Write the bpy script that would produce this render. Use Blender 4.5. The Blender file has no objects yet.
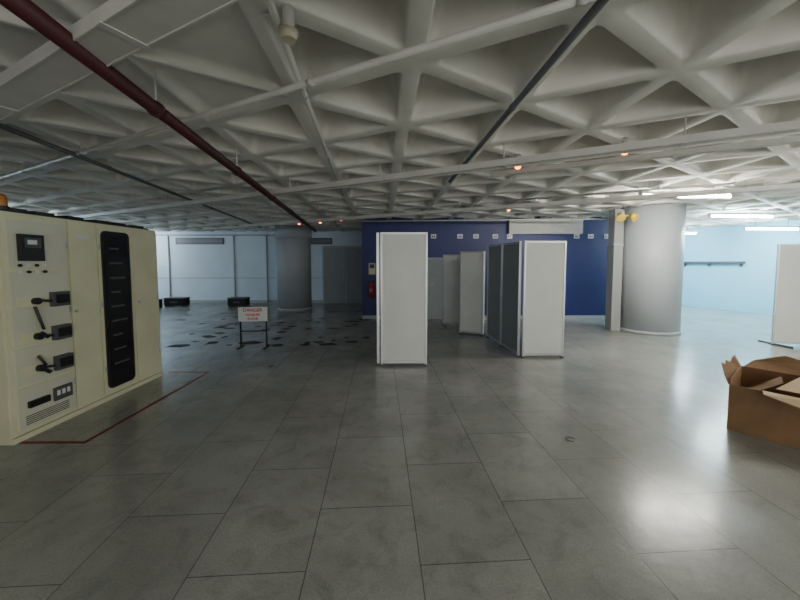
import bpy, bmesh, math, random
from mathutils import Vector, Matrix
random.seed(7)
S=bpy.context.scene
CH=2.85   # underside of ceiling ribs

# ------------------------------------------------------------ materials
def mat(name,col,rough=.6,metal=0,var=.12,scale=6,bump=0,emit=None,es=0,spec=.5,col2=None,stretch=(1,1,1)):
    m=bpy.data.materials.new(name); m.use_nodes=True
    nt=m.node_tree; n=nt.nodes; l=nt.links; b=n['Principled BSDF']
    b.inputs['Roughness'].default_value=rough; b.inputs['Metallic'].default_value=metal
    b.inputs['Specular IOR Level'].default_value=spec
    tc=n.new('ShaderNodeTexCoord'); mp=n.new('ShaderNodeMapping'); mp.inputs['Scale'].default_value=stretch
    l.new(tc.outputs['Object'],mp.inputs[0])
    nz=n.new('ShaderNodeTexNoise'); nz.inputs['Scale'].default_value=scale; nz.inputs['Detail'].default_value=6
    l.new(mp.outputs[0],nz.inputs['Vector'])
    cr=n.new('ShaderNodeValToRGB'); cr.color_ramp.elements[0].position=.3; cr.color_ramp.elements[1].position=.7
    c2=col2 if col2 else tuple(c*(1-var) for c in col)
    cr.color_ramp.elements[0].color=(*c2,1); cr.color_ramp.elements[1].color=(*col,1)
    l.new(nz.outputs['Fac'],cr.inputs[0]); l.new(cr.outputs[0],b.inputs['Base Color'])
    if bump:
        bp=n.new('ShaderNodeBump'); bp.inputs['Strength'].default_value=bump; bp.inputs['Distance'].default_value=.02
        l.new(nz.outputs['Fac'],bp.inputs['Height']); l.new(bp.outputs[0],b.inputs['Normal'])
    if emit:
        b.inputs['Emission Color'].default_value=(*emit,1); b.inputs['Emission Strength'].default_value=es
    return m

def floor_mat():
    m=bpy.data.materials.new('raised_floor_tiles'); m.use_nodes=True
    nt=m.node_tree; n=nt.nodes; l=nt.links; b=n['Principled BSDF']
    tc=n.new('ShaderNodeTexCoord'); mp=n.new('ShaderNodeMapping')
    mp.vector_type='POINT'
    mp.inputs['Rotation'].default_value=(0,0,math.radians(-93.4))
    mp.inputs['Location'].default_value=(.1,.21,0)
    l.new(tc.outputs['Object'],mp.inputs[0])
    br=n.new('ShaderNodeTexBrick'); br.offset=.5; br.squash=1
    br.inputs['Scale'].default_value=1; br.inputs['Brick Width'].default_value=.9; br.inputs['Row Height'].default_value=.6
    br.inputs['Mortar Size'].default_value=.0032; br.inputs['Mortar Smooth'].default_value=.2; br.inputs['Bias'].default_value=0
    br.inputs['Color1'].default_value=(.36,.362,.332,1); br.inputs['Color2'].default_value=(.315,.317,.29,1); br.inputs['Mortar'].default_value=(.13,.13,.12,1)
    l.new(mp.outputs[0],br.inputs['Vector'])
    n1=n.new('ShaderNodeTexNoise'); n1.inputs['Scale'].default_value=1.3; n1.inputs['Detail'].default_value=9; n1.inputs['Roughness'].default_value=.65
    n2=n.new('ShaderNodeTexNoise'); n2.inputs['Scale'].default_value=90; n2.inputs['Detail'].default_value=3
    n4=n.new('ShaderNodeTexNoise'); n4.inputs['Scale'].default_value=4.5; n4.inputs['Detail'].default_value=10; n4.inputs['Roughness'].default_value=.75; n4.inputs['Distortion'].default_value=.8
    for q in (n1,n2,n4): l.new(tc.outputs['Object'],q.inputs['Vector'])
    def rng(src,a,c,lo,hi):
        r=n.new('ShaderNodeMapRange'); r.inputs[1].default_value=a; r.inputs[2].default_value=c; r.inputs[3].default_value=lo; r.inputs[4].default_value=hi
        l.new(src.outputs['Fac'],r.inputs[0]); return r
    r1=rng(n1,.3,.7,.72,1.14); r2=rng(n2,.3,.7,.86,1.12); r4=rng(n4,.30,.50,.72,1.0)
    mu=n.new('ShaderNodeMath'); mu.operation='MULTIPLY'; l.new(r1.outputs[0],mu.inputs[0]); l.new(r2.outputs[0],mu.inputs[1])
    mu2=n.new('ShaderNodeMath'); mu2.operation='MULTIPLY'; l.new(mu.outputs[0],mu2.inputs[0]); l.new(r4.outputs[0],mu2.inputs[1])
    vm=n.new('ShaderNodeVectorMath'); vm.operation='SCALE'; l.new(br.outputs['Color'],vm.inputs[0]); l.new(mu2.outputs[0],vm.inputs['Scale'])
    l.new(vm.outputs[0],b.inputs['Base Color'])
    r3=rng(n4,.25,.7,.30,.15)
    l.new(r3.outputs[0],b.inputs['Roughness'])
    bp=n.new('ShaderNodeBump'); bp.inputs['Strength'].default_value=.3; bp.inputs['Distance'].default_value=.004; bp.invert=True
    l.new(br.outputs['Fac'],bp.inputs['Height'])
    bp2=n.new('ShaderNodeBump'); bp2.inputs['Strength'].default_value=.14; bp2.inputs['Distance'].default_value=.01
    n3=n.new('ShaderNodeTexNoise'); n3.inputs['Scale'].default_value=14; n3.inputs['Detail'].default_value=3; l.new(tc.outputs['Object'],n3.inputs['Vector'])
    l.new(n3.outputs['Fac'],bp2.inputs['Height']); l.new(bp.outputs[0],bp2.inputs['Normal']); l.new(bp2.outputs[0],b.inputs['Normal'])
    return m

M={}
M['floor']=floor_mat()
M['ceil']=mat('ceiling_concrete_paint',(.78,.765,.70),.75,var=.24,scale=2.2,bump=.12)
M['white_wall']=mat('white_wall_paint',(.70,.80,.90),.6,var=.08,scale=1.5)
M['cyan_wall']=mat('cyan_wall_paint',(.30,.68,.88),.6,var=.05,scale=1.2)
M['grey_wall']=mat('grey_wall_paint',(.42,.44,.46),.6,var=.12,scale=1.5)
M['blue_wall']=mat('navy_wall_paint',(.014,.024,.135),.5,var=.2,scale=1.5)
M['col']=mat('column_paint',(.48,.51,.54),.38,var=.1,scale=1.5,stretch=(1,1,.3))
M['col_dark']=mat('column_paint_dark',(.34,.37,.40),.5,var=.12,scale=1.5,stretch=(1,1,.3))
M['duct']=mat('riser_duct_grey',(.30,.31,.31),.5,var=.1,scale=2)
M['cream']=mat('cream_enamel',(.72,.70,.48),.42,var=.12,scale=3)
M['cream_in']=mat('cream_panel_grey',(.64,.63,.50),.45,var=.06,scale=3)
M['black']=mat('black_plastic',(.012,.012,.013),.35,var=.3)
M['gap']=mat('dark_gap',(.03,.03,.025),.8,var=.3)
M['dkgrey']=mat('dark_grey_plastic',(.09,.09,.10),.45,var=.2)
M['glass']=mat('smoked_glass',(.012,.012,.013),.12,var=.2)
M['lblue']=mat('pale_label',(.7,.72,.7),.5,var=.04)
M['red']=mat('dark_red_pipe_paint',(.055,.006,.008),.5,var=.35,scale=4)
M['redline']=mat('red_floor_tape',(.30,.02,.02),.6,var=.55,scale=14)
M['redtxt']=mat('red_sign_paint',(.6,.02,.02),.5,var=.05)
M['redex']=mat('extinguisher_red',(.3,.02,.015),.3,var=.1)
M['tray']=mat('white_trunking',(.58,.57,.53),.5,var=.15,scale=5)
M['cond']=mat('galvanised_conduit',(.13,.135,.14),.5,metal=.3,var=.2,scale=6)
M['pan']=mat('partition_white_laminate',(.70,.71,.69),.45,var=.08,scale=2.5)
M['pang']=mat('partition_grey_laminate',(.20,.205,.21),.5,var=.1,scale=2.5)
M['alu']=mat('aluminium_frame',(.55,.56,.57),.35,metal=.7,var=.1)
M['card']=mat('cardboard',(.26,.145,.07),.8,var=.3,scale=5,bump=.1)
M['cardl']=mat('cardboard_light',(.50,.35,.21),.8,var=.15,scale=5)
M['brass']=mat('yellow_lamp_body',(.75,.52,.08),.35,metal=.4,var=.1)
M['warm']=mat('amber_lens',(.8,.25,.08),.4,emit=(1,.22,.06),es=9)
M['amber']=mat('amber_beacon',(.45,.16,.03),.3)
M['tube']=mat('fluorescent_tube',(1,1,1),.5,emit=(.76,.94,1),es=450)
M['tube_warm']=mat('fluorescent_tube_warm',(1,1,1),.5,emit=(1,.97,.88),es=320)
M['tube_dim']=mat('fluorescent_tube_worn',(1,1,1),.5,emit=(.74,.89,1),es=230)
M['door']=mat('grey_door_paint',(.33,.36,.37),.5,var=.1)
M['dark']=mat('dark_debris',(.02,.02,.022),.8,var=.4,scale=8)
M['beige']=mat('beige_plate',(.6,.55,.4),.5)

# ------------------------------------------------------------ builder
class B:
    def __init__(s): s.bm=bmesh.new(); s.ms=[]
    def mi(s,k):
        if k not in s.ms: s.ms.append(k)
        return s.ms.index(k)
    def box(s,x0,x1,y0,y1,z0,z1,k,T=None):
        vs=[s.bm.verts.new((x,y,z)) for z in (z0,z1) for y in (y0,y1) for x in (x0,x1)]
        if T:
            for v in vs: v.co=T@v.co
        i=s.mi(k)
        for f in ((0,2,3,1),(4,5,7,6),(0,1,5,4),(2,6,7,3),(0,4,6,2),(1,3,7,5)):
            s.bm.faces.new([vs[a] for a in f]).material_index=i
    def cyl(s,p,q,r,k,seg=16,r2=None):
        p=Vector(p);q=Vector(q);d=q-p;L=d.length
        T=Matrix.Translation((p+q)/2)@d.to_track_quat('Z','Y').to_matrix().to_4x4()
        g=bmesh.ops.create_cone(s.bm,cap_ends=True,segments=seg,radius1=r,radius2=r if r2 is None else r2,depth=L,matrix=T)
        i=s.mi(k)
        for v in g['verts']:
            for f in v.link_faces:
                f.material_index=i
                if len(f.verts)==4: f.smooth=True
    def sph(s,c,r,k,sc=(1,1,1)):
        g=bmesh.ops.create_uvsphere(s.bm,u_segments=16,v_segments=10,radius=r,matrix=Matrix.Translation(c)@Matrix.Diagonal((*sc,1)))
        i=s.mi(k)
        for v in g['verts']:
            for f in v.link_faces: f.material_index=i; f.smooth=True
    def poly(s,pts,k,th=0):
        vs=[s.bm.verts.new(p) for p in pts]; f=s.bm.faces.new(vs); f.material_index=s.mi(k)
        if th:
            r=bmesh.ops.extrude_face_region(s.bm,geom=[f]); nv=[e for e in r['geom'] if isinstance(e,bmesh.types.BMVert)]
            f.normal_update()
            for v in nv: v.co+=f.normal*th
    def done(s,name,bevel=0,parent=None,loc=None,rot=0):
        bmesh.ops.recalc_face_normals(s.bm,faces=s.bm.faces)
        me=bpy.data.meshes.new(name); s.bm.to_mesh(me); s.bm.free()
        for k in s.ms: me.materials.append(M[k])
        o=bpy.data.objects.new(name,me); S.collection.objects.link(o)
        if bevel:
            md=o.modifiers.new('bevel','BEVEL'); md.width=bevel; md.segments=2; md.limit_method='ANGLE'
        if loc: o.location=loc
        o.rotation_euler[2]=rot
        if parent: o.parent=parent
        return o

# ------------------------------------------------------------ room shell
b=B(); b.box(-12.2,16.2,-4.2,13.8,-.1,0,'floor'); b.done('floor')
WT=3.5
def wall(name,a,c,k,t=.15,z0=0,z1=WT):
    a=Vector((*a,0));c=Vector((*c,0));d=(c-a);L=d.length;ang=math.atan2(d.y,d.x)
    b=B(); b.box(0,L,0,t,z0,z1,k); return b.done(name,loc=(a.x,a.y,0),rot=ang)
wall('wall_back_left',(-12,13.6),(-1.08,13.6),'white_wall')
wall('wall_blue',(-1.08,9.7),(6.05,9.7),'blue_wall')
b=B(); b.box(-1.08,-.93,9.85,13.6,0,WT,'grey_wall'); b.done('wall_return_left')
b=B(); b.box(5.9,6.05,9.85,13.6,0,WT,'white_wall'); b.done('wall_return_right')
wall('wall_back_right',(6.05,13.6),(10.6,13.6),'cyan_wall')
wall('wall_right',(10.5,13.6),(15.98,-4),'cyan_wall')
b=B(); b.box(-12.15,-12,-4,13.75,0,WT,'white_wall'); b.done('wall_left')
b=B(); b.box(-12,16,-4.15,-4,0,.5,'white_wall'); b.box(-12,16,-4.15,-4,2.8,WT,'white_wall')
b.box(-12,-6.9,-4.15,-4,.5,2.8,'white_wall')
for x in (-1.9,3.4,8.7,13.8): b.box(x,x+.3,-4.15,-4,.5,2.8,'white_wall')
b.box(14.1,16,-4.15,-4,.5,2.8,'white_wall')
b.done('wall_rear')
for i,x in enumerate((-6.9,-1.6,3.7,9.0)):  # invented windows, out of view, added to let fill light in from behind
    b=B(); w=5.0 if x<9 else 4.8
    b.box(x,x+w,-4.12,-4.04,.5,.56,'alu'); b.box(x,x+w,-4.12,-4.04,2.74,2.8,'alu')
    for k in range(5): b.box(x+k*(w-.05)/4,x+k*(w-.05)/4+.05,-4.12,-4.04,.56,2.74,'alu')
    b.done('window_%d'%(i+1))
# baseboards
b=B(); b.box(-1.08,6.05,9.68,9.7,0,.1,'grey_wall'); b.done('baseboard_blue')
b=B(); b.box(-12,-1.08,13.58,13.6,0,.12,'grey_wall'); b.done('baseboard_back')

# triangular coffered ceiling
def ceiling():
    side=1.0; ang=math.radians(-27)
    a=Vector((math.cos(ang),math.sin(ang))); c=Vector((math.cos(ang+math.pi/3),math.sin(ang+math.pi/3)))
    o=Vector((.08,2.20)); V=[];F=[]
    prof=[(1,0,0),(.82,0,.06),(.785,.008,.08),(.755,.035,.10),(.73,.09,.12),(.66,.20,.14),(.50,.35,.15),(.32,.46,.18),(.14,.52,.22)]
    flat=[(1,0,0),(.93,0,.02),(.90,.03,.02),(.5,.035,.1)]
    for i in range(-30,31):
        for j in range(-30,31):
            p=o+a*i*side+c*j*side
            for tri in ((p,p+a*side,p+c*side),(p+a*side,p+a*side+c*side,p+c*side)):
                g=(tri[0]+tri[1]+tri[2])/3
                if not(-12.4<g.x<16.3 and -4.3<g.y<14.0): continue
                P=flat if (-4<g.x<-.72 and g.y<2.75) else prof
                rings=[]
                for s,dz,r in P:
                    W=[g+(t-g)*s for t in tri]; ring=[]
                    for k in range(3):
                        v=W[k]; pr=W[k-1]; nx=W[(k+1)%3]
                        p0=v+(pr-v)*r; p2=v+(nx-v)*r
                        for q in (p0,p0*.25+v*.5+p2*.25,p2):
                            ring.append(len(V)); V.append((q.x,q.y,CH+dz))
                    rings.append(ring)
                for A,C in zip(rings,rings[1:]):
                    for k in range(9):
                        F.append((A[k],C[k],C[(k+1)%9],A[(k+1)%9]))
                F.append(tuple(reversed(rings[-1])))
    me=bpy.data.meshes.new('ceiling'); me.from_pydata(V,[],F)
    bm=bmesh.new(); bm.from_mesh(me); bmesh.ops.remove_doubles(bm,verts=bm.verts,dist=.0008)
    # backing slab
    i0=[bm.verts.new(t) for t in ((-12.2,-4.2,3.45),(16.2,-4.2,3.45),(16.2,13.8,3.45),(-12.2,13.8,3.45))]
    bm.faces.new(i0)
    for f in bm.faces: f.smooth=True
    bmesh.ops.recalc_face_normals(bm,faces=bm.faces)
    bm.to_mesh(me); bm.free(); me.materials.append(M['ceil'])
    ob=bpy.data.objects.new('ceiling',me); S.collection.objects.link(ob)
ceiling()

# ------------------------------------------------------------ services on ceiling
HZ=CH
def run(p,slope_dir,t0,t1): return (p[0]+slope_dir[0]*t0,p[1]+slope_dir[1]*t0),(p[0]+slope_dir[0]*t1,p[1]+slope_dir[1]*t1)
D=(.894,-.447)
def trunking(name,p,t0,t1,z,w,h,k='tray',lip=True):
    (x0,y0),(x1,y1)=run(p,D,t0,t1); L=math.hypot(x1-x0,y1-y0); ang=math.atan2(y1-y0,x1-x0)
    b=B(); b.box(0,L,-w/2,w/2,z,z+h,k)
    if lip:
        b.box(0,L,-w/2-.008,-w/2,z-.006,z+.02,k); b.box(0,L,w/2,w/2+.008,z-.006,z+.02,k)
    t=.4
    while t<L:
        b.cyl((t,0,z+h),(t,0,HZ),.006,'tray',8); b.box(t-.02,t+.02,-w/2-.012,w/2+.012,z-.008,z-.002,k); t+=1.5
    b.done(name,loc=(x0,y0,0),rot=ang)
trunking('cable_trunking',(.73,3.83),-10.5,9,2.62,.10,.06)
trunking('cable_trunking',(-1.66,1.78),-2.9,4.5,2.60,.16,.07)
trunking('cable_trunking',(-1.9,2.02),-3.2,3,2.70,.05,.05)
trunking('cable_trunking',(.84,7.14),-6,7.5,2.64,.10,.06)
trunking('cable_trunking',(2.6,3.75),-1.6,7,2.72,.06,.05)
def pipe(name,p,q,r,k,z,bands=True):
    b=B(); P=Vector((*p,z));Q=Vector((*q,z)); b.cyl(P,Q,r,k,16)
    n=int((Q-P).length/1.6)
    for i in range(n+1):
        c=P.lerp(Q,(i+.4)/(n+1)); d=(Q-P).normalized()
        b.cyl(c-d*.02,c+d*.02,r*1.2,k,16); b.cyl(c,(c.x,c.y,HZ),.006,'tray',8)
    b.done(name)
pipe('sprinkler_pipe',(-1.33,.2),(-2.62,10.6),.042,'red',2.6)
pipe('conduit_pipe',(.97,.6),(.72,5.0),.022,'cond',2.78)
pipe('conduit_pipe',(-3.0,.6),(-4.45,11),.022,'cond',2.74)
pipe('conduit_pipe',(-.5,.6),(-1.0,6),.018,'tray',2.79)
pipe('conduit_pipe',(-8,5.97),(3.0,.47),.02,'tray',2.76)
pipe('conduit_pipe',(-4.0,6.9),(6.0,2.0),.02,'tray',2.79)
pipe('conduit_pipe',(-1.5,9.2),(6.5,8.6),.02,'tray',2.72)
pipe('conduit_pipe',(2.0,6.6),(9.5,3.0),.02,'tray',2.79)

def det(x,y,z,k='warm'):
    b=B(); b.cyl((x,y,z),(x,y,CH),.03,'tray'); b.cyl((x,y,z-.025),(x,y,z),.045,'tray',20); b.sph((x,y,z-.03),.034,k,(1,1,.8)); b.done('indicator_lamp')
for x,y,z in ((1.36,4.0,2.74),(2.25,3.48,2.74),(2.4,7.6,2.8),(-1.6,9.3,2.8),(-3.0,10.2,2.8),(-2.3,9.9,2.8)): det(x,y,z)
b=B(); b.cyl((-.55,1.75,2.74),(-.55,1.75,2.85),.03,'tray'); b.cyl((-.55,1.75,2.70),(-.55,1.75,2.74),.035,'beige',20,r2=.05); b.done('smoke_detector')

# ------------------------------------------------------------ columns
def column(name,x,y,r,k,collar=False):
    b=B(); b.cyl((x,y,0),(x,y,CH+.3),r,k,64)
    b.cyl((x,y,0),(x,y,.08),r+.012,'grey_wall',64)
    if collar: b.cyl((x,y,2.45),(x,y,2.8),r+.04,k,64)
    b.done(name)
column('concrete_column',5.86,8.0,.62,'col')
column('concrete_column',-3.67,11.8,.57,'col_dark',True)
b=B(); b.box(4.98,5.2,7.95,8.2,0,CH,'duct'); b.box(4.97,5.21,7.94,8.21,2.0,2.05,'alu'); b.done('service_riser_duct',.01)
b=B()
b.cyl((4.9,7.55,2.62),(4.9,7.55,CH),.012,'cond',8)
for dx in (-.12,.12):
    b.cyl((4.9,7.55,2.65),(4.9+dx,7.47,2.62),.02,'brass',12); b.cyl((4.9+dx,7.47,2.66),(4.9+dx*1.3,7.36,2.56),.05,'brass',16,r2=.09)
b.done('twin_spot_emergency_light')

# ------------------------------------------------------------ fluorescent lamps
def tube(x,y,z,L=1.5,ang=0,es='tube'):
    b=B(); b.box(-L/2,L/2,-.035,.035,.03,.07,'tray')
    b.cyl((-L/2+.03,0,0),(L/2-.03,0,0),.022,es,12)
    for s in (-1,1):
        b.box(s*(L/2-.015)-.015,s*(L/2-.015)+.015,-.025,.025,-.028,.04,'tray'); b.cyl((s*L*.3,0,.07),(s*L*.3,0,CH-z),.006,'cond',8)
    b.done('fluorescent_lamp',loc=(x,y,z),rot=ang)
tube(4.7,5.67,2.70,1.5,0,'tube_warm')
tube(8.05,8.1,2.70,1.6,.05)
tube(10.3,9.5,2.55,1.6,.05)
tube(9.2,11.5,2.6,1.5)
tube(6.0,1.8,2.5,1.5,0,'tube_warm')  # out-of-view tube added to brighten the ceiling
tube(-10.3,12.2,2.6,1.5,0,'tube_dim')  # this and the next: extra tubes, kept out of sight, brightening the left side
tube(-10,8,2.6,1.5,1.57,'tube_dim')

# ------------------------------------------------------------ electrical switchgear cabinet
b=B(); X=-3.40
b.box(-4.35,X-.02,2.9,4.78,0,2.05,'cream')
b.box(-4.3,X-.05,2.93,4.7,2.05,2.07,'gap')
doors=[(2.91,3.495),(3.505,3.83),(3.84,4.33),(4.34,4.77)]
for y0,y1 in doors:
    b.box(X-.02,X,y0,y1,.06,2.03,'cream')
for y in (3.5,3.835,4.335): b.box(X-.021,X-.018,y-.006,y+.006,.06,2.03,'gap')
b.box(X-.02,X+.004,2.9,4.78,0,.05,'cream')
# compartment panels on the first section
for z0,z1 in ((.10,.47),(.50,.83),(.86,1.19),(1.22,1.52),(1.55,1.98)):
    b.box(X,X+.012,2.95,3.46,z0,z1,'cream_in')
# meter
b.box(X+.01,X+.05,3.02,3.22,1.62,1.86,'black'); b.box(X+.05,X+.055,3.05,3.19,1.74,1.83,'dkgrey'); b.box(X+.055,X+.058,3.07,3.15,1.77,1.81,'lblue')
for i in range(4):
    for j in range(2):
        b.cyl((X+.01,3.03+i*.07,1.58-j*.06),(X+.03,3.03+i*.07,1.58-j*.06),.014,'lblue' if (i+j)%2 else 'black',12)
# breakers with rotary handles
for z in (1.25,.92,.62):
    b.box(X+.012,X+.06,3.27,3.43,z-.07,z+.07,'dkgrey'); b.box(X+.06,X+.075,3.29,3.41,z-.04,z+.045,'black')
    b.box(X+.012,X+.02,2.99,3.2,z-.05,z+.04,'cream')
    b.cyl((X+.012,3.13,z),(X+.06,3.13,z),.032,'black',16)
    b.cyl((X+.05,3.13,z+.01),(X+.07,3.23,z-.01),.012,'black',10)
for z in (.98,.64):
    b.cyl((X+.03,3.12,z+.22 if z>.9 else z+.1),(X+.06,3.16,z),.012,'black',10); b.cyl((X+.04,3.15,z-.03),(X+.055,3.2,z-.08),.018,'black',10)
b.box(X+.012,X+.03,3.25,3.43,.25,.38,'dkgrey')
for i in range(3): b.box(X+.03,X+.035,3.27+i*.05,3.30+i*.05,.30,.35,'lblue')
b.box(X+.012,X+.04,3.02,3.2,.28,.34,'black')
for i in range(5): b.box(X+.012,X+.016,3.0,3.4,.13+i*.018,.137+i*.018,'gap')
# smoked window door (rounded corners)
pts=[]
for cy,cz,a0 in ((4.27-.06,1.97-.06,0),(3.88+.06,1.97-.06,90),(3.88+.06,.13+.06,180),(4.27-.06,.13+.06,270)):
    for k in range(5):
        a=math.radians(a0+k*22.5); pts.append((X,cy+.06*math.cos(a),cz+.06*math.sin(a)))
n0=[b.bm.verts.new(p) for p in pts]; n1=[b.bm.verts.new((X+.018,p[1],p[2])) for p in pts]
ii=b.mi('black'); b.bm.faces.new(n1).material_index=ii
for k in range(len(pts)): b.bm.faces.new((n0[k],n0[(k+1)%len(pts)],n1[(k+1)%len(pts)],n1[k])).material_index=ii
b.box(X+.018,X+.022,3.92,4.23,.2,1.9,'glass')
for i in range(9): b.box(X+.022,X+.025,3.96,4.18-.04*(i%3),.40+i*.17,.42+i*.17,'dkgrey')
for i in range(4): b.box(X+.025,X+.027,3.98+.05*i,4.01+.05*i,1.41,1.43,'dkgrey')
# hinges and locks
for y in (3.47,3.86,4.74):
    for z in (.35,1.1,1.75): b.box(X,X+.012,y-.01,y+.01,z,z+.06,'alu')
b.cyl((X,3.54,1.1),(X+.02,3.54,1.1),.015,'alu'); b.cyl((X,4.4,1.1),(X+.02,4.4,1.1),.015,'alu')
b.box(X,X+.004,3.58,3.74,1.86,1.9,'lblue')
# roof equipment
for y in (3.05,3.3,3.62,3.95,4.2,4.5): b.box(-3.75,-3.5,y,y+.18,2.07,2.10,'black')
b.box(-4.0,-3.95,2.95,4.7,2.07,2.13,'dkgrey')
b.cyl((-3.5,3.02,2.07),(-3.5,3.02,2.1),.05,'black'); b.cyl((-3.5,3.02,2.1),(-3.5,3.02,2.17),.04,'amber'); b.sph((-3.5,3.02,2.17),.04,'amber')
b.done('electrical_switchgear_cabinet',.004)

# red line on floor
b=B()
b.box(-3.4,-2.8,2.93,2.965,0,.002,'redline'); b.box(-2.835,-2.8,2.965,4.9,0,.002,'redline'); b.box(-3.4,-2.8,4.9,4.93,0,.002,'redline')
b.done('red_floor_marking')

# ------------------------------------------------------------ danger sign
e=bpy.data.objects.new('danger_sign',None); S.collection.objects.link(e); e.location=(-2.79,6.4,0); e.rotation_euler[2]=.06
b=B(); b.box(-.27,.27,-.01,.01,.50,.77,'lblue'); 
for s in (-1,1):
    b.box(s*.24-.012,s*.24+.012,.01,.035,0,.75,'black'); b.box(s*.24-.012,s*.24+.012,-.16,.16,0,.02,'black')
b.box(-.24,.24,.012,.03,.3,.32,'black')
b.done('sign_board_and_stand',parent=e)
def text(t,x,z,size,parent,k='redtxt',y=-.0125):
    c=bpy.data.curves.new('txt','FONT'); c.body=t; c.size=size; c.align_x='CENTER'; c.extrude=.001; c.offset=.0018
    o=bpy.data.objects.new('lettering',c); S.collection.objects.link(o); o.parent=parent; o.location=(x,y,z); o.rotation_euler=(math.pi/2,0,0)
    c.materials.append(M[k])
text('DANGER',0,.685,.09,e); text('HOLES IN',0,.605,.06,e); text('FLOOR',0,.53,.06,e)

# ------------------------------------------------------------ partition panels
def panel(b,x0,y0,x1,y1,h=2.03,k='pan',foot=True):
    d=Vector((x1-x0,y1-y0,0)); L=d.length; T=Matrix.Translation((x0,y0,0))@Matrix.Rotation(math.atan2(d.y,d.x),4,'Z')
    b.box(.02,L-.02,-.012,.012,.08,h-.03,k,T)
    for a,c in ((0,.03),(L-.03,L)): b.box(a,c,-.022,.022,.03 if foot else 0,h,'alu',T)
    b.box(.03,L-.03,-.02,.02,h-.035,h,'alu',T); b.box(.03,L-.03,-.02,.02,.045,.09,'alu',T)
    if foot:
        for a in (.015,L-.015): b.box(a-.02,a+.02,-.03,.03,0,.03,'dkgrey',T)
b=B(); panel(b,-.30,5.22,.42,5.22,2.07); panel(b,-.34,5.25,-.38,5.8,2.07,'pan'); b.done('partition_booth',.002)
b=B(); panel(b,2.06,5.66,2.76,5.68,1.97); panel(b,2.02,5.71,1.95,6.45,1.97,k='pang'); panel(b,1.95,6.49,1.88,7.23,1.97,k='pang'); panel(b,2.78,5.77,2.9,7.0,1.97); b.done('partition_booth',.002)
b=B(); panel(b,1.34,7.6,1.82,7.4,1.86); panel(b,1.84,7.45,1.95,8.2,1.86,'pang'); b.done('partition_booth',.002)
b=B(); panel(b,1.1,8.7,1.62,8.5,1.82); b.box(1.12,1.17,8.45,8.95,0,.03,'dkgrey'); b.box(1.55,1.6,8.3,8.75,0,.03,'dkgrey'); b.done('partition_panel',.002)
b=B(); panel(b,7.3,6.6,8.15,6.2,1.97); b.box(7.35,7.39,6.3,6.9,0,.03,'dkgrey'); b.box(8.05,8.09,5.95,6.55,0,.03,'dkgrey'); b.done('partition_panel',.002)

# ------------------------------------------------------------ blue wall fittings
b=B(); b.box(.72,.76,9.64,9.7,0,1.76,'grey_wall'); b.box(1.66,1.70,9.64,9.7,0,1.76,'grey_wall'); b.box(.76,1.66,9.64,9.7,1.72,1.76,'grey_wall'); b.box(.76,1.66,9.67,9.7,0,1.72,'door'); b.cyl((.84,9.67,1.0),(.84,9.61,1.0),.012,'alu'); b.cyl((.84,9.61,1.0),(.95,9.61,1.0),.01,'alu'); b.done('door_1',.003)
for px in (.3,.95,1.7,2.15,2.7,3.1,5.0,5.4,5.85):
    b=B(); b.box(px-.075,px+.075,9.68,9.7,2.3,2.42,'lblue'); b.box(px-.045,px+.045,9.675,9.68,2.33,2.38,'blue_wall'); b.cyl((px,9.66,2.36),(px,9.7,2.36),.018,'alu',10); b.done('wall_sign_plate')
b=B(); b.box(3.05,5.1,9.55,9.7,2.42,2.82,'tray')
for i in range(7): b.box(3.1,5.05,9.54,9.55,2.46+i*.05,2.475+i*.05,'grey_wall')
b.done('ventilation_grille',.004)
b=B(); b.box(-.89,-.7,9.68,9.7,1.28,1.6,'beige'); b.box(-.86,-.73,9.675,9.68,1.46,1.57,'blue_wall'); b.box(-.86,-.73,9.675,9.68,1.31,1.42,'beige'); b.done('wall_notice')
b=B(); x=-.8; b.cyl((x,9.58,.62),(x,9.58,1.02),.075,'redex',20); b.sph((x,9.58,1.02),.075,'redex',(1,1,.7)); b.cyl((x,9.58,1.05),(x,9.58,1.12),.02,'black',10); b.box(x-.02,x+.02,9.46,9.6,1.11,1.14,'black'); b.cyl((x+.05,9.55,1.1),(x+.09,9.54,.75),.012,'black',8); b.box(x-.03,x+.03,9.64,9.7,.7,.98,'black'); b.done('fire_extinguisher')

# back left wall fittings
b=B(); 
for x0 in (-3.0,-2.15): b.box(x0,x0+.82,13.55,13.6,0,2.2,'door'); 
b.box(-3.08,-3.0,13.53,13.6,0,2.28,'grey_wall'); b.box(-1.33,-1.25,13.53,13.6,0,2.28,'grey_wall'); b.box(-3.0,-1.33,13.53,13.6,2.2,2.28,'grey_wall')
b.cyl((-2.25,13.5,.9),(-2.25,13.5,1.2),.012,'alu'); b.cyl((-2.08,13.5,.9),(-2.08,13.5,1.2),.012,'alu')
for x in (-2.25,-2.08):
    for z in (.92,1.18): b.cyl((x,13.5,z),(x,13.56,z),.008,'alu',8)
b.done('door_2',.003)
for x0 in (-8.9,-4.6):
    b=B(); b.box(x0,x0+1.9,13.56,13.6,2.35,2.6,'dkgrey')
    for i in range(4): b.box(x0+.04,x0+1.86,13.55,13.56,2.39+i*.05,2.41+i*.05,'grey_wall')
    b.done('ventilation_grille')
b=B()
for x in (-9.2,-6.6,-5.3): b.cyl((x,13.57,0.0),(x,13.57,2.7),.025,'grey_wall',10)
b.box(-12,-4.3,13.56,13.6,2.68,2.74,'grey_wall'); b.done('wall_conduit')
b=B(); b.box(-12,-3.1,13.585,13.6,1.0,1.02,'grey_wall'); b.done('trim_1')

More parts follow.
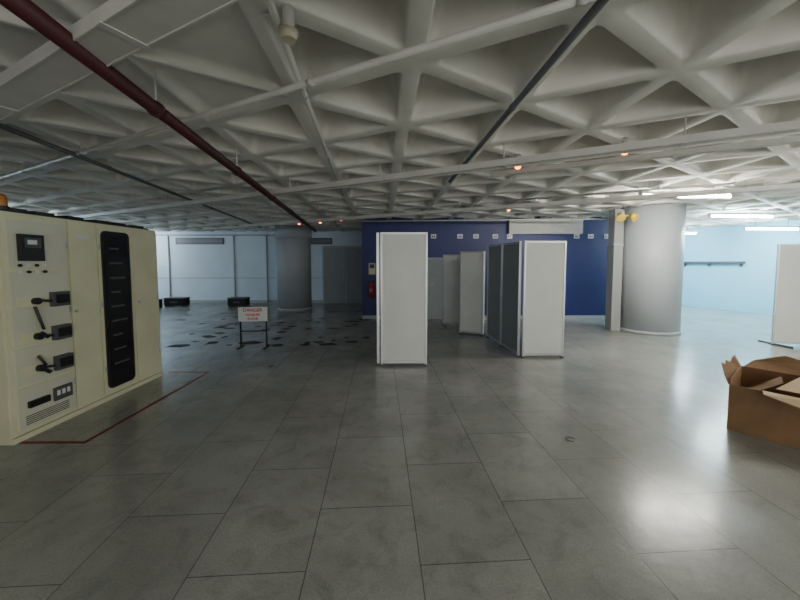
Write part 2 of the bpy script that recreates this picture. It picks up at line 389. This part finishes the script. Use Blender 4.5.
def crate(name,x,y,s):
    b=B(); b.box(x-s,x+s,y-.2,y+.2,0.04,.30,'dark'); b.box(x-s-.02,x+s+.02,y-.22,y+.22,.30,.33,'dkgrey')
    for dx in (-s+.05,s-.05): b.box(x+dx-.03,x+dx+.03,y-.2,y+.2,0,.04,'dkgrey')
    b.box(x-s*.4,x+s*.4,y-.21,y-.2,.14,.2,'dkgrey'); b.done(name,.01)
crate('storage_crate',-8.3,12.6,.35); crate('storage_crate',-6.0,12.6,.32); crate('storage_crate',-8.8,11.9,.3)

# floor openings / lifted tiles: flat patches with the holes' dark shade put in as colour
b=B()
for i in range(85):
    y=random.uniform(6.4,12.4); x=random.uniform(-.64*y-.2,-.12*y+.2)
    if abs(x+3.67)<.8 and abs(y-11.8)<.8: continue
    if abs(x+2.79)<.4 and abs(y-6.4)<.35: continue
    n=random.choice((4,4,5)); r=random.uniform(.05,.17); a0=random.uniform(0,6.28); sx=random.uniform(.5,1.8)
    pts=[]
    for k in range(n):
        a=-(a0+k*6.283/n); rr=r*random.uniform(.7,1.2); pts.append((x+rr*math.cos(a)*sx,y+rr*math.sin(a),.001))
    b.poly(pts,'dark'); vs=b.bm.faces
b.done('broken_floor_tile_holes')

# right wall rail & counter
b=B(); L=6
T=Matrix.Translation((10.5,13.6,0))@Matrix.Rotation(math.atan2(-17.6,5.48),4,'Z')
b.box(.6,2.6,-.12,0,1.58,1.66,'dkgrey',T)
for t in (.8,1.6,2.5): b.box(t,t+.04,-.10,0,1.48,1.58,'dkgrey',T)
b.done('wall_shelf_rail')

# ------------------------------------------------------------ cardboard box
e=bpy.data.objects.new('cardboard_box',None); S.collection.objects.link(e); e.location=(3.16,3.2,0); e.rotation_euler[2]=math.radians(-52)
b=B(); h=.50; a=.9; w=.65; t=.008
b.box(0,a,0,t,0,h-.06,'card'); b.box(0,a,w-t,w,0,h,'card'); b.box(0,t,t,w-t,0,h,'card'); b.box(a-t,a,t,w-t,0,h,'card'); b.box(t,a-t,t,w-t,0,t,'card')
# flaps (torn)
b.poly([(0,0,h-.06),(0,w,h),(-.05,w-.02,h+.11),(-.045,w*.72,h+.12),(-.05,w*.6,h+.07),(-.04,w*.5,h+.09),(-.06,w*.3,h+.13),(-.05,w*.2,h+.10),(-.06,.0,h+.14),(-.03,-.03,h+.04)],'card',.006)
b.poly([(.02,w,h),(a,w,h),(a-.05,w+.12,h+.12),(.5,w+.14,h+.10),(.3,w+.14,h+.15),(.08,w+.1,h+.06)],'card',.006)
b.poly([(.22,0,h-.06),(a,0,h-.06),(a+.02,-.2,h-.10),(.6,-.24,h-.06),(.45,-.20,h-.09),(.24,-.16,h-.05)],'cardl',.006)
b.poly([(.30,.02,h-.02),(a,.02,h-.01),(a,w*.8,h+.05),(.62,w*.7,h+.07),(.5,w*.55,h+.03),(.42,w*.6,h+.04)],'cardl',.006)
b.poly([(.02,w*.3,.25),(.02,w*.95,.25),(.3,w*.9,h-.03),(.33,w*.4,h-.02)],'card',.006)
b.done('carton',parent=e)

# small floor bits
b=B()
for x,y in ((1.55,3.0),(-2.0,5.2)):
    for k in range(10):
        a0=k/10*5.2;a1=(k+1)/10*5.2; b.cyl((x+.04*math.cos(a0),y+.04*math.sin(a0),.004),(x+.04*math.cos(a1),y+.04*math.sin(a1),.004),.003,'dkgrey',6)
b.done('wire_scraps')

# world (overcast daylight) + added fill light behind the camera
w=bpy.data.worlds.new('world'); S.world=w; w.use_nodes=True; w.node_tree.nodes['Background'].inputs[0].default_value=(.8,.88,1,1); w.node_tree.nodes['Background'].inputs[1].default_value=.4
def area(name,loc,rot,sx,sy,pw,col=(1,1,1)):
    l=bpy.data.lights.new(name,'AREA'); l.shape='RECTANGLE'; l.size=sx; l.size_y=sy; l.energy=pw; l.color=col
    o=bpy.data.objects.new(name,l); S.collection.objects.link(o); o.location=loc; o.rotation_euler=rot
area('window_daylight',(5.0,-3.95,1.65),(math.radians(90),0,0),13,2.2,310,(1,.98,.90))  # unseen area light added at the rear wall to brighten the room

# camera
c=bpy.data.cameras.new('camera'); c.lens=15.3; c.sensor_width=36; c.shift_y=-.02; c.clip_start=.05
o=bpy.data.objects.new('camera',c); S.collection.objects.link(o); o.location=(0,0,1.6); o.rotation_euler=(math.radians(86.5),0,0); S.camera=o
